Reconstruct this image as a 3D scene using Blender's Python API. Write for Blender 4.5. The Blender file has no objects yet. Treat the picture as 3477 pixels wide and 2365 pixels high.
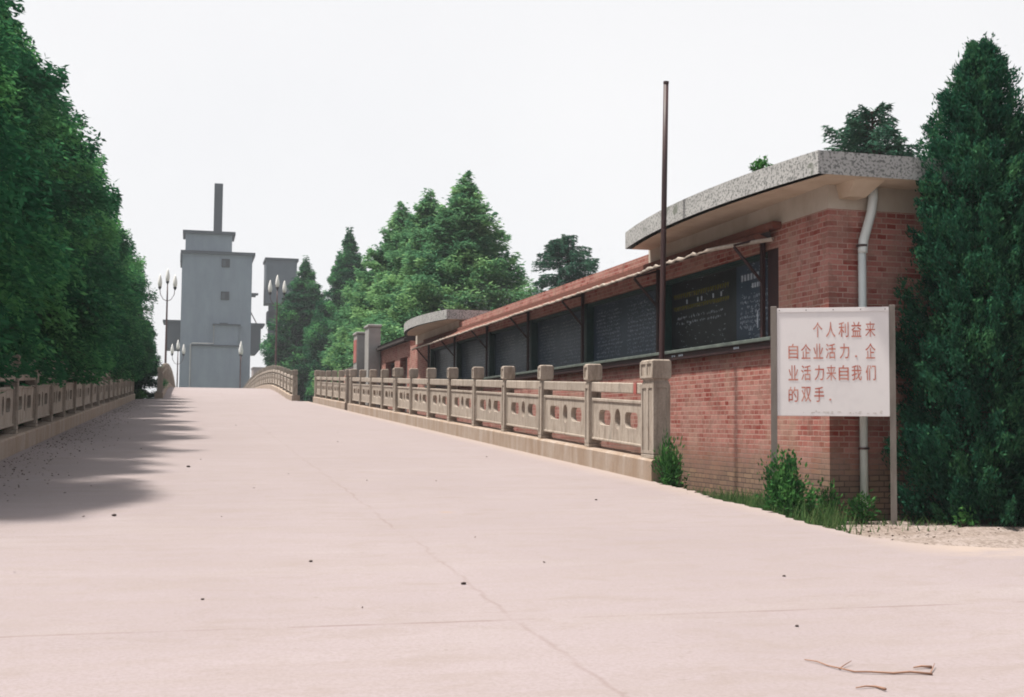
import bpy, bmesh, math, random
import numpy as np
from mathutils import Vector, Matrix
R = math.radians
scene = bpy.context.scene
col = scene.collection
random.seed(7)

# ------------------------------------------------------------------ camera, sky, sun, exposure
PITCH, YAW, ROLL = R(3.49), R(14.85), R(0.5)
fw = Vector((math.sin(YAW)*math.cos(PITCH), math.cos(YAW)*math.cos(PITCH), math.sin(PITCH)))
rt = Vector((math.cos(YAW), -math.sin(YAW), 0))
up = rt.cross(fw)
r2 = rt*math.cos(ROLL) + up*math.sin(ROLL)
u2 = -rt*math.sin(ROLL) + up*math.cos(ROLL)
cam = bpy.data.cameras.new('camera')
cam.lens = 42.6; cam.sensor_width = 36; cam.clip_end = 3000; cam.clip_start = 0.05
co = bpy.data.objects.new('camera', cam); col.objects.link(co)
m = Matrix.Identity(4)
for i in range(3):
    m[i][0] = r2[i]; m[i][1] = u2[i]; m[i][2] = -fw[i]
co.matrix_world = m
scene.camera = co

SUN_EL = R(69); SUN_AZ = R(-75)          # azimuth from +Y, clockwise
world = bpy.data.worlds.new('World'); scene.world = world; world.use_nodes = True
nt = world.node_tree; bg = nt.nodes['Background']
sky = nt.nodes.new('ShaderNodeTexSky'); sky.sky_type = 'NISHITA'; sky.sun_disc = False
sky.sun_elevation = SUN_EL; sky.sun_rotation = SUN_AZ
sky.air_density = 1.0; sky.dust_density = 3.0; sky.ozone_density = 1.0
hs = nt.nodes.new('ShaderNodeHueSaturation'); hs.inputs['Saturation'].default_value = 0.3; hs.inputs['Value'].default_value = .8
# white veil added to the sky ahead; dimmer overhead and behind to deepen shade
tc = nt.nodes.new('ShaderNodeTexCoord'); dt = nt.nodes.new('ShaderNodeVectorMath'); dt.operation = 'DOT_PRODUCT'
dt.inputs[1].default_value = (.30, .93, .20); nt.links.new(tc.outputs['Generated'], dt.inputs[0])
mr = nt.nodes.new('ShaderNodeMapRange'); mr.interpolation_type = 'SMOOTHSTEP'
for k, v in ((1, .15), (2, .72), (3, .12), (4, .88)): mr.inputs[k].default_value = v
nt.links.new(dt.outputs['Value'], mr.inputs[0])
veil = nt.nodes.new('ShaderNodeMix'); veil.data_type = 'RGBA'
cl = nt.nodes.new('ShaderNodeTexNoise'); cl.inputs['Scale'].default_value = 2.2; cl.inputs['Detail'].default_value = 4
nt.links.new(tc.outputs['Generated'], cl.inputs['Vector'])
cr = nt.nodes.new('ShaderNodeMix'); cr.data_type = 'RGBA'; cr.inputs[6].default_value = (3.65, 3.66, 3.76, 1); cr.inputs[7].default_value = (4.4, 4.33, 4.3, 1)
nt.links.new(cl.outputs['Fac'], cr.inputs[0]); nt.links.new(cr.outputs[2], veil.inputs[7])
nt.links.new(mr.outputs[0], veil.inputs[0])
nt.links.new(sky.outputs[0], hs.inputs['Color']); nt.links.new(hs.outputs[0], veil.inputs[6]); nt.links.new(veil.outputs[2], bg.inputs[0])
bg.inputs[1].default_value = 0.15

sl = bpy.data.lights.new('sun', 'SUN'); sl.energy = 4.7; sl.angle = R(3.0); sl.color = (1, .95, .88)
so = bpy.data.objects.new('sun', sl); col.objects.link(so)
sd = Vector((math.sin(SUN_AZ)*math.cos(SUN_EL), math.cos(SUN_AZ)*math.cos(SUN_EL), math.sin(SUN_EL)))
so.rotation_euler = sd.to_track_quat('Z', 'Y').to_euler()
so.location = (-30, 10, 60)
vs = scene.view_settings
vs.view_transform = 'Standard'; vs.look = 'None'; vs.gamma = 1; vs.exposure = 0.68; vs.use_curve_mapping = False
scene.cycles.max_bounces = 6; scene.cycles.diffuse_bounces = 3; scene.cycles.transparent_max_bounces = 4
scene.cycles.volume_bounces = 0
scene.cycles.pixel_filter_type = 'BLACKMAN_HARRIS'; scene.cycles.filter_width = 1.9

# ------------------------------------------------------------------ node helpers
class NT:
    def __init__(s, name, k=.70):          # k: scales the base colours to balance the sun and exposure
        s.k = k; s.m = bpy.data.materials.new(name); s.m.use_nodes = True
        s.t = s.m.node_tree; s.p = s.t.nodes['Principled BSDF']; s.out = s.t.nodes['Material Output']
    def n(s, typ, **kw):
        nd = s.t.nodes.new(typ)
        for k, v in kw.items():
            if k.startswith('_'): setattr(nd, k[1:], v)
            else: nd.inputs[k.replace('__', ' ')].default_value = v
        return nd
    def l(s, a, b): s.t.links.new(a, b)
    def math(s, op, a, b=None, clamp=False):
        nd = s.t.nodes.new('ShaderNodeMath'); nd.operation = op; nd.use_clamp = clamp
        for i, v in enumerate((a, b)):
            if v is None: continue
            if isinstance(v, (int, float)): nd.inputs[i].default_value = v
            else: s.l(v, nd.inputs[i])
        return nd.outputs[0]
    def ramp(s, fac, stops):
        nd = s.t.nodes.new('ShaderNodeValToRGB'); e = nd.color_ramp.elements
        while len(e) < len(stops): e.new(0.5)
        for el, (p, c) in zip(e, stops):
            el.position = p; el.color = (c, c, c, 1) if isinstance(c, (int, float)) else (*[x*s.k for x in c], 1)
        s.l(fac, nd.inputs[0]); return nd.outputs[0]
    def mix(s, fac, a, b, mode='MIX'):
        nd = s.t.nodes.new('ShaderNodeMix'); nd.data_type = 'RGBA'; nd.blend_type = mode
        for k, v in ((0, fac), (6, a), (7, b)):
            if isinstance(v, (int, float)): nd.inputs[k].default_value = v
            elif isinstance(v, tuple): nd.inputs[k].default_value = (*[x*s.k for x in v], 1)
            else: s.l(v, nd.inputs[k])
        return nd.outputs[2]
    def noise(s, vec, scale, detail=4, rough=.6, dist=0):
        nd = s.n('ShaderNodeTexNoise', Scale=scale, Detail=detail, Roughness=rough, Distortion=dist)
        if vec is not None: s.l(vec, nd.inputs['Vector'])
        return nd.outputs['Fac']
    def geo(s): return s.n('ShaderNodeNewGeometry').outputs['Position']
    def scale(s, vec, sc):
        nd = s.n('ShaderNodeMapping'); nd.inputs['Scale'].default_value = sc; s.l(vec, nd.inputs[0]); return nd.outputs[0]
    def bump(s, h, strength, dist=.02):
        nd = s.n('ShaderNodeBump', Strength=strength, Distance=dist); s.l(h, nd.inputs['Height']); s.l(nd.outputs[0], s.p.inputs['Normal'])
    def col(s, c):
        if isinstance(c, tuple): s.p.inputs['Base Color'].default_value = (*c, 1)
        else: s.l(c, s.p.inputs['Base Color'])
    def rough(s, v):
        if isinstance(v, (int, float)): s.p.inputs['Roughness'].default_value = v
        else: s.l(v, s.p.inputs['Roughness'])

M = {}
def simple(name, c, c2=None, rough=.8, scale=8, bump=.0, metal=0, stretch=(1, 1, 1), lo=.35, hi=.7, k=.70):
    s = NT(name, k); g = s.scale(s.geo(), stretch)
    f = s.noise(g, scale, 6, .65)
    s.col(s.mix(s.ramp(f, [(lo, 0.), (hi, 1.)]), c, c2 or tuple(x*.7 for x in c)))
    s.rough(rough); s.p.inputs['Metallic'].default_value = metal
    s.p.inputs['Specular IOR Level'].default_value = .3
    if bump: s.bump(s.noise(g, scale*6, 4), bump)
    M[name] = s.m; return s

def road_material():
    s = NT('road_concrete'); g = s.geo()
    sep = s.n('ShaderNodeSeparateXYZ'); s.l(g, sep.inputs[0]); X, Y = sep.outputs[0], sep.outputs[1]
    big = s.noise(s.scale(g, (.5, .35, 1)), .9, 5, .6, .4)
    base = s.mix(s.ramp(big, [(.3, 0.), (.75, 1.)]), (.388, .326, .330), (.345, .286, .289))
    streak = s.noise(s.scale(g, (.45, 3.2, 1)), 1.6, 7, .7, .6)
    base = s.mix(s.ramp(streak, [(.46, 0.), (.74, .75)]), base, (.345, .285, .265))
    blot = s.noise(s.scale(g, (.8, 1.6, 1)), 2.6, 6, .7, .8)
    base = s.mix(s.ramp(blot, [(.50, 0.), (.66, .5)]), base, (.315, .255, .23))
    pale_ = s.noise(s.scale(g, (.5, 2.2, 1)), .8, 5, .65, .5)
    base = s.mix(s.ramp(pale_, [(.55, 0.), (.75, .5)]), base, (.43, .375, .368))
    fine = s.noise(g, 55, 5, .75)
    base = s.mix(s.ramp(fine, [(.38, .55), (.58, 0.)]), base, (.29, .24, .22))
    spots = s.noise(g, 14, 2, .5)
    base = s.mix(s.ramp(spots, [(.70, 0.), (.78, .5)]), base, (.27, .225, .20))
    # sandy orange patch left by rust coloured sand near the seam
    vx = s.math('DIVIDE', s.math('SUBTRACT', X, 2.3), 1.15); vy = s.math('DIVIDE', s.math('SUBTRACT', Y, 10.6), .75)
    d = s.math('ADD', s.math('MULTIPLY', vx, vx), s.math('MULTIPLY', vy, vy))
    d = s.math('ADD', d, s.math('MULTIPLY', s.noise(s.scale(g, (1, 2, 1)), 1.6, 5, .7), 2.2))
    base = s.mix(s.ramp(d, [(.85, .55), (1.75, 0.)]), base, (.42, .29, .20))
    # soil trodden over the slab edge beside the sign
    sy = s.math('ADD', Y, s.math('MULTIPLY', s.noise(s.scale(g, (1, 2, 1)), 2.2, 5, .7), 1.3))
    sx = s.ramp(s.math('DIVIDE', X, 10.), [(.50, 0.), (.56, 1.)])
    base = s.mix(s.math('MULTIPLY', s.ramp(s.math('SUBTRACT', sy, 8.), [(.15, 0.), (.55, .8)]), sx), base, (.46, .37, .31))
    wob = s.math('MULTIPLY', s.math('SUBTRACT', s.noise(g, 1.1, 4, .6), .5), .22)
    brk = s.ramp(s.noise(g, 1.7, 4, .7), [(.38, 0.), (.55, 1.)])
    def seam(coord, at, w, amt, wb=True):
        c = s.math('ADD', coord, wob) if wb else coord
        dd = s.math('ABSOLUTE', s.math('SUBTRACT', c, at))
        f = s.math('SUBTRACT', 1., s.math('DIVIDE', dd, w), True)
        return s.math('MULTIPLY', s.math('MULTIPLY', f, brk), amt)
    tot = seam(X, 1.62, .022, .36)
    small = s.math('MULTIPLY', wob, .25)
    for yy, a in ((-.1, .7), (5.93, .75), (9.45, .28), (13.0, .4), (17.9, .55), (23.9, .55), (30, .5), (36, .5), (42, .5)):
        c = s.math('ADD', Y, small)
        dd = s.math('ABSOLUTE', s.math('SUBTRACT', c, yy))
        f = s.math('MULTIPLY', s.math('SUBTRACT', 1., s.math('DIVIDE', dd, .022), True), s.math('MULTIPLY', brk, a))
        tot = s.math('MAXIMUM', tot, f)
    base = s.mix(tot, base, (.22, .15, .13))
    s.col(base); s.rough(.9); s.p.inputs['Specular IOR Level'].default_value = .25
    s.bump(s.math('ADD', fine, s.math('MULTIPLY', streak, .5)), .25, .01)
    M['road'] = s.m
road_material()

def brick_material(name):
    s = NT(name, .86); g = s.geo()
    sep = s.n('ShaderNodeSeparateXYZ'); s.l(g, sep.inputs[0])
    u = s.math('ADD', sep.outputs[0], sep.outputs[1])
    cb = s.n('ShaderNodeCombineXYZ'); s.l(u, cb.inputs[0]); s.l(sep.outputs[2], cb.inputs[1])
    jit = s.noise(g, 9, 3, .6)
    vz = s.math('ADD', sep.outputs[2], s.math('MULTIPLY', s.math('SUBTRACT', jit, .5), .016)); s.l(vz, cb.inputs[1])
    def brick(c1, c2, mort):
        b = s.n('ShaderNodeTexBrick', Scale=1., _offset=.5, _squash=.5, _squash_frequency=2)
        for nm, cc in (('Color1', c1), ('Color2', c2), ('Mortar', mort)): b.inputs[nm].default_value = (*[x*s.k for x in cc], 1)
        b.inputs['Mortar Size'].default_value = .0065; b.inputs['Mortar Smooth'].default_value = .25; b.inputs['Bias'].default_value = -.05
        b.inputs['Brick Width'].default_value = .245; b.inputs['Row Height'].default_value = .061
        s.l(cb.outputs[0], b.inputs['Vector']); return b
    b1 = brick((.24, .045, .034), (.46, .20, .165), (.44, .30, .25))
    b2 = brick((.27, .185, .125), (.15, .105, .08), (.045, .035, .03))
    n = s.noise(g, 3.5, 5, .65)
    c = s.mix(s.ramp(n, [(.40, 0.), (.66, .6)]), b1.outputs[0], (.43, .275, .23))
    c = s.mix(s.ramp(s.noise(g, 30, 4, .7), [(.5, 0.), (.8, .4)]), c, (.13, .06, .05))
    # efflorescence / older greyish courses at the foot of the wall, ragged upper edge
    c = s.mix(s.ramp(s.noise(g, 7, 3, .6), [(.52, 0.), (.66, .45)]), c, (.20, .085, .06))
    st = s.noise(s.scale(g, (1, 1, .45)), 1.5, 6, .7, .5)
    c = s.mix(s.ramp(st, [(.50, 0.), (.68, .5)]), c, (.40, .27, .20))
    c = s.mix(s.ramp(st, [(.30, .5), (.42, 0.)]), c, (.17, .085, .065))
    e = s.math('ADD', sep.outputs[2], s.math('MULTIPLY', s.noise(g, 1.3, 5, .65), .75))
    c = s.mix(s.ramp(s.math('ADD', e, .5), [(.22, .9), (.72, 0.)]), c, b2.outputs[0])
    s.col(c); s.rough(.9); s.p.inputs['Specular IOR Level'].default_value = .2
    s.bump(s.math('SUBTRACT', s.math('MULTIPLY', n, .3), b1.outputs['Fac']), .5, .008)
    M[name] = s.m
brick_material('brick')

def terrazzo():
    s = NT('pebble_dash'); g = s.geo()
    v = s.n('ShaderNodeTexVoronoi', Scale=42.); s.l(g, v.inputs['Vector'])
    v2 = s.noise(g, 33, 3, .6)
    base = s.mix(s.ramp(s.noise(g, 2.5, 4), [(.3, 0.), (.7, 1.)]), (.56, .555, .535), (.45, .445, .43))
    f = s.ramp(v2, [(.50, 0.), (.58, 1.)])
    base = s.mix(s.math('MULTIPLY', f, .75), base, (.09, .10, .095))
    base = s.mix(s.ramp(v.outputs['Distance'], [(.1, .35), (.3, 0.)]), base, (.6, .58, .55))
    moss = s.ramp(s.noise(g, 2.2, 3, .5), [(.66, 0.), (.70, .8)])
    base = s.mix(moss, base, (.14, .16, .12))
    s.col(base); s.rough(.95); s.bump(v2, .6, .01); M['pebble_dash'] = s.m
terrazzo()

def stone():
    s = NT('balustrade_stone', .86); g = s.geo()
    n1 = s.noise(g, 1.4, 5, .65); n2 = s.noise(s.scale(g, (3, 3, .7)), 4, 6, .7); n3 = s.noise(g, 40, 4, .7)
    c = s.mix(s.ramp(n1, [(.3, 0.), (.7, 1.)]), (.50, .43, .36), (.40, .34, .28))
    c = s.mix(s.ramp(n2, [(.46, 0.), (.66, .85)]), c, (.225, .17, .13))
    blk = s.noise(s.scale(g, (2.2, 2.2, .9)), 2.1, 6, .75, .6); c = s.mix(s.ramp(blk, [(.52, 0.), (.68, .65)]), c, (.17, .15, .13))
    c = s.mix(s.ramp(n3, [(.35, .4), (.55, 0.)]), c, (.22, .19, .165))
    oi = s.n('ShaderNodeObjectInfo'); c = s.mix(s.ramp(oi.outputs['Random'], [(0., 0.), (1., .45)]), c, (.30, .255, .215))
    s.col(c); s.rough(.9); s.bump(n3, .4, .006); s.p.inputs['Specular IOR Level'].default_value = .2
    M['stone'] = s.m
    s = NT('plinth_cement'); g = s.geo()
    n2 = s.noise(s.scale(g, (1, 1, .25)), 3.2, 6, .7, .3); n3 = s.noise(g, 30, 4, .7)
    c = s.mix(s.ramp(n2, [(.35, 0.), (.62, 1.)]), (.50, .41, .34), (.36, .25, .17))
    c = s.mix(s.ramp(n3, [(.35, .35), (.55, 0.)]), c, (.25, .20, .17))
    s.col(c); s.rough(.92); s.bump(n3, .4, .008); M['plinth'] = s.m
stone()

simple('plaster', (.66, .59, .50), (.50, .42, .33), .9, 2.2, .15, stretch=(1, 1, .6))
simple('pillar_concrete', (.42, .41, .39), (.31, .30, .285), .9, 2, .1)
simple('soffit', (.82, .68, .53), (.62, .48, .35), .9, 1.5, .1)
simple('dark_red_metal', (.055, .022, .022), (.035, .02, .022), .55, 10)
simple('rust_pipe', (.075, .035, .033), (.045, .028, .03), .5, 9, stretch=(1, 1, .3))
simple('green_paint', (.025, .07, .062), (.02, .045, .043), .5, 10)
simple('sill_green', (.16, .19, .165), (.09, .11, .10), .7, 6)
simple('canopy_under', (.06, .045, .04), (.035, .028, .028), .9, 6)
simple('canopy_lip', (.62, .54, .46), (.40, .33, .27), .85, 12, .4)
simple('tile_red', (.27, .10, .07), (.17, .075, .055), .9, 18, .5)
simple('sign_white', (.74, .70, .69), (.66, .62, .615), .45, 3, lo=.5, hi=.8, k=.95)
simple('sign_red', (.42, .095, .06), (.66, .38, .31), .7, 9, lo=.4, hi=.75, k=.95)
simple('grey_post', (.28, .245, .215), (.18, .15, .13), .7, 8, stretch=(1, 1, .3))
simple('pvc', (.62, .66, .64), (.52, .56, .54), .4, 3, k=1)
simple('chalk', (.46, .51, .56), (.26, .30, .35), .9, 14, k=1)
simple('chalk_yellow', (.30, .27, .07), (.19, .17, .05), .9, 20)
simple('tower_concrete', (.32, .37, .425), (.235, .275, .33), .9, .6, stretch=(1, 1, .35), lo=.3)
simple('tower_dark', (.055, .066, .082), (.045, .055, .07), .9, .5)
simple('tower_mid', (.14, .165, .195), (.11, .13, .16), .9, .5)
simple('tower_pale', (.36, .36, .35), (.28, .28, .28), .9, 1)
simple('pink_wall', (.42, .33, .32), (.36, .28, .27), .9, .4)
simple('bark', (.085, .06, .045), (.045, .032, .027), .95, 9, .6, stretch=(1, 1, .25))
simple('lamp_glass', (.72, .70, .66), (.62, .60, .56), .3, 5, k=1)
simple('lamp_pole', (.13, .06, .055), (.09, .055, .055), .5, 5)
simple('lamp_cup', (.05, .045, .05), (.04, .04, .04), .5, 5)
simple('twig_bark', (.42, .24, .16), (.24, .12, .08), .9, 12)
simple('stone_dark', (.075, .05, .045), (.05, .035, .03), .9, 20)
simple('litter', (.085, .058, .04), (.14, .09, .06), .9, 30)
simple('banner_red', (.42, .09, .075), (.50, .22, .18), .7, 3)
simple('window_void', (.012, .014, .018), (.01, .012, .015), .9, 3)
simple('window_dark', (.04, .045, .05), (.03, .03, .035), .25, 3)
simple('door_grey', (.22, .22, .21), (.13, .13, .125), .7, 9)

def soil():
    s = NT('soil'); g = s.geo()
    n = s.noise(g, 1.5, 6, .65); n2 = s.noise(g, 25, 5, .75)
    c = s.mix(s.ramp(n, [(.35, 0.), (.65, 1.)]), (.50, .415, .375), (.39, .31, .265))
    c = s.mix(s.ramp(n2, [(.42, .75), (.56, 0.)]), c, (.20, .145, .11))
    far = s.n('ShaderNodeSeparateXYZ'); s.l(g, far.inputs[0])
    gr = s.ramp(s.math('DIVIDE', far.outputs[1], 40.), [(.33, 0.), (.5, 1.)])
    c = s.mix(gr, c, (.06, .08, .035))
    s.col(c); s.rough(1.); s.bump(n2, .8, .03); M['soil'] = s.m
soil()

def board_material(name, c1, c2, rough):
    s = NT(name); g = s.geo()
    n = s.noise(s.scale(g, (1, 1.2, .8)), 2.4, 6, .7, .5)
    s.col(s.mix(s.ramp(n, [(.35, 0.), (.7, 1.)]), c1, c2))
    s.rough(rough); s.p.inputs['Specular IOR Level'].default_value = .5; M[name] = s.m
board_material('board_slate', (.034, .056, .092), (.062, .092, .138), .36)
board_material('board_black', (.010, .012, .016), (.030, .035, .042), .38)

def leaf_material(name, dark, mid, light, trans=.25, kk=.9):
    s = NT(name, kk); t = s.t
    at = s.n('ShaderNodeAttribute', _attribute_name='tone')
    c = s.ramp(at.outputs['Fac'], [(.0, dark), (.5, mid), (1., light)])
    d = t.nodes.new('ShaderNodeBsdfDiffuse'); tr = t.nodes.new('ShaderNodeBsdfTranslucent'); mx = t.nodes.new('ShaderNodeMixShader')
    s.l(c, d.inputs[0]); s.l(c, tr.inputs[0]); mx.inputs[0].default_value = trans
    s.l(d.outputs[0], mx.inputs[1]); s.l(tr.outputs[0], mx.inputs[2]); s.l(mx.outputs[0], s.out.inputs[0])
    t.nodes.remove(s.p); M[name] = s.m
leaf_material('leaf_redwood', (.014, .070, .034), (.038, .155, .066), (.13, .36, .12), .38)
leaf_material('leaf_pale', (.062, .170, .088), (.125, .285, .13), (.25, .44, .18), .4)
leaf_material('leaf_juniper', (.014, .062, .040), (.030, .110, .060), (.070, .190, .080), .3)
leaf_material('leaf_cedar', (.032, .095, .066), (.056, .145, .092), (.10, .205, .12), .35)
leaf_material('leaf_bush', (.03, .10, .036), (.06, .175, .05), (.12, .29, .08), .35)
leaf_material('grass_blade', (.035, .085, .03), (.075, .15, .05), (.19, .23, .10), .3)

# ------------------------------------------------------------------ mesh helpers
class MB:
    def __init__(s): s.v = []; s.f = []; s.mi = []; s.cur = 0
    def add(s, vs, fs):
        o = len(s.v); s.v += [tuple(v) for v in vs]
        s.f += [tuple(i+o for i in f) for f in fs]; s.mi += [s.cur]*len(fs)
    def box(s, x0, x1, y0, y1, z0, z1, sh=0., b=0.):
        """box; sh = z gained per metre of y"""
        if b:
            ring = lambda x0, x1, y0, y1, z: [(x0, y0, z), (x1, y0, z), (x1, y1, z), (x0, y1, z)]
            L = [ring(x0+b, x1-b, y0+b, y1-b, z0), ring(x0, x1, y0, y1, z0+b), ring(x0, x1, y0, y1, z1-b), ring(x0+b, x1-b, y0+b, y1-b, z1)]
            vs = [p for r in L for p in r]; fs = [(3, 2, 1, 0), (12, 13, 14, 15)]
            for k in range(3):
                for i in range(4):
                    j = (i+1) % 4; fs.append((4*k+i, 4*k+j, 4*k+4+j, 4*k+4+i))
        else:
            vs = [(x0, y0, z0), (x1, y0, z0), (x1, y1, z0), (x0, y1, z0), (x0, y0, z1), (x1, y0, z1), (x1, y1, z1), (x0, y1, z1)]
            fs = [(3, 2, 1, 0), (4, 5, 6, 7), (0, 1, 5, 4), (1, 2, 6, 5), (2, 3, 7, 6), (3, 0, 4, 7)]
        s.add([(x, y, z+sh*y) for x, y, z in vs], fs)
    def prism(s, poly, z0, z1):
        n = len(poly); vs = [(x, y, z0) for x, y in poly] + [(x, y, z1) for x, y in poly]
        fs = [tuple(range(n-1, -1, -1)), tuple(range(n, 2*n))] + [(i, (i+1) % n, n+(i+1) % n, n+i) for i in range(n)]
        s.add(vs, fs)
    def tube(s, pts, rad, n=8):
        pts = [Vector(p) for p in pts]
        if not isinstance(rad, (list, tuple)): rad = [rad]*len(pts)
        vs = []; fs = []
        for i, p in enumerate(pts):
            d = (pts[min(i+1, len(pts)-1)] - pts[max(i-1, 0)]).normalized()
            a = d.orthogonal().normalized() if abs(d.z) > .9 else d.cross(Vector((0, 0, 1))).normalized()
            if abs(d.z) > .9: a = (Vector((1, 0, 0)) - d*d.x).normalized()
            b = d.cross(a)
            for k in range(n):
                t = 2*math.pi*k/n; vs.append(p + (a*math.cos(t)+b*math.sin(t))*rad[i])
        for i in range(len(pts)-1):
            for k in range(n):
                j = (k+1) % n; fs.append((i*n+k, i*n+j, (i+1)*n+j, (i+1)*n+k))
        fs.append(tuple(range(n-1, -1, -1))); o = (len(pts)-1)*n; fs.append(tuple(range(o, o+n)))
        s.add(vs, fs)
    def lathe(s, prof, c=(0, 0, 0), n=12):
        vs = []; fs = []
        for r, z in prof:
            for k in range(n):
                t = 2*math.pi*k/n; vs.append((c[0]+r*math.cos(t), c[1]+r*math.sin(t), c[2]+z))
        for i in range(len(prof)-1):
            for k in range(n):
                j = (k+1) % n; fs.append((i*n+k, i*n+j, (i+1)*n+j, (i+1)*n+k))
        fs.append(tuple(range(n-1, -1, -1))); o = (len(prof)-1)*n; fs.append(tuple(range(o, o+n)))
        s.add(vs, fs)
    def mesh(s, name, mats, smooth=False):
        me = bpy.data.meshes.new(name); me.from_pydata(s.v, [], s.f)
        for mt in (mats if isinstance(mats, (list, tuple)) else [mats]): me.materials.append(M[mt])
        me.polygons.foreach_set('material_index', s.mi)
        if smooth: me.polygons.foreach_set('use_smooth', [True]*len(s.f))
        me.update(); return me
    def build(s, name, mats, parent=None, smooth=False, loc=None):
        return put(name, s.mesh(name, mats, smooth), parent, loc)

def put(name, me, parent=None, loc=None):
    o = bpy.data.objects.new(name, me); col.objects.link(o)
    if parent: o.parent = parent
    if loc is not None: o.location = loc
    return o
def tag(o, label=None, cat=None, group=None, kind=None):
    if label: o['label'] = label
    if cat: o['category'] = cat
    if group: o['group'] = group
    if kind: o['kind'] = kind
    return o
def thing(name, label, cat, loc=(0, 0, 0), group=None, rz=0):
    o = bpy.data.objects.new(name, None); o.empty_display_size = .3; col.objects.link(o)
    o.location = loc; o.rotation_euler = (0, 0, rz)
    return tag(o, label, cat, group)
def part(mb, name, mats, parent, smooth=False, local=False):
    """mesh given in world coordinates, parented to a thing that is only translated"""
    o = mb.build(name, mats, parent, smooth)
    if not local:
        p = parent; off = Vector()
        while p: off += p.location; p = p.parent
        o.location = -off
    return o

# ------------------------------------------------------------------ terrain, road
SL = .0362
PROF = [(-12, -1.55), (0, -1.2), (58, .90), (61.5, 1.06), (64.7, 1.28), (69.6, 1.61), (75, 1.90), (80, 2.05), (86, 2.15), (93, 2.2), (103, 2.1), (116, 1.65), (130, .9), (146, -.2), (170, -1.0)]
def hz(y):
    if y < 58: return -1.2 + SL*y
    xs = [p[0] for p in PROF]; ys = [p[1] for p in PROF]
    return float(np.interp(y, xs, ys))
def xl(y):
    if y < 7.6: return -26.
    if y < 8.8: return float(np.interp(y, [7.6, 7.8, 8.1, 8.8], [-26, -6, -3.2, -2.45]))
    return -2.45 if y < 59.6 else -1.45
def xr(y):
    if y < 7.62: return 26.
    if y < 8.7: return float(np.interp(y, [7.62, 7.74, 7.9, 8.2, 8.7], [26, 8.6, 6.1, 5.45, 5.2]))
    if y < 13.8: return float(np.interp(y, [8.7, 11, 13.8], [5.2, 5.32, 5.46]))
    return 5.46 if y < 58.4 else 4.98
def road():
    ys = list(np.arange(-10, 7.5, .5)) + list(np.arange(7.5, 14, .07)) + list(np.arange(14, 59.6, 1.2)) + [58.4, 58.405, 59.6, 59.605]
    ys += list(np.arange(60.5, 170, 1.4)); ys = sorted(ys)
    rng = np.random.default_rng(3)
    fr = np.linspace(0, 1, 17); vs = []; fs = []; n = len(fr)
    for y in ys:
        a, b = xl(y), xr(y)
        if 7.9 < y < 13.7: b += .025*rng.standard_normal() + .04*math.sin(y*3.1)
        for k in fr: vs.append((a+(b-a)*k, y, hz(y)))
    nb = len(vs)
    for y_i in range(len(ys)):
        for k in (0, n-1):
            v = vs[y_i*n+k]; vs.append((v[0], v[1], min(v[2]-.4, -1.1)))
    for i in range(len(ys)-1):
        for k in range(n-1):
            fs.append((i*n+k, i*n+k+1, (i+1)*n+k+1, (i+1)*n+k))
        fs.append((i*n, (i+1)*n, nb+2*(i+1), nb+2*i))
        fs.append((i*n+n-1, nb+2*i+1, nb+2*(i+1)+1, (i+1)*n+n-1))
    mb = MB(); mb.add(vs, fs)
    tag(mb.build('road', 'road', None, False), kind='structure')
road()

def ground():
    xs = [-120, -60, -30] + list(np.linspace(-20, 20, 61)) + [30, 60, 120]
    ys = [-30, -12, 0, 4, 5, 6.5] + list(np.linspace(7.2, 16, 40)) + [20, 30, 45, 58, 64, 72, 80, 120, 200, 300]
    rng = np.random.default_rng(5); vs = []; fs = []
    for y in ys:
        for x in xs:
            z = -1.04 if y >= 7 else float(np.interp(y, [4, 7], [-1.9, -1.04]))
            if x < -2.55 and 9 < y < 68: z = max(z, hz(min(y, 58))-.5)
            if 7 < y < 16 and 5 < x < 14:
                z += .022*rng.standard_normal() + .05*math.exp(-((y-9.0)/.8)**2) * (1 if x > 6.3 else .2)
            vs.append((x, y, z))
    n = len(xs)
    for i in range(len(ys)-1):
        for k in range(n-1): fs.append((i*n+k, i*n+k+1, (i+1)*n+k+1, (i+1)*n+k))
    mb = MB(); mb.add(vs, fs)
    tag(mb.build('ground', 'soil', None, True), kind='structure')
ground()

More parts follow.
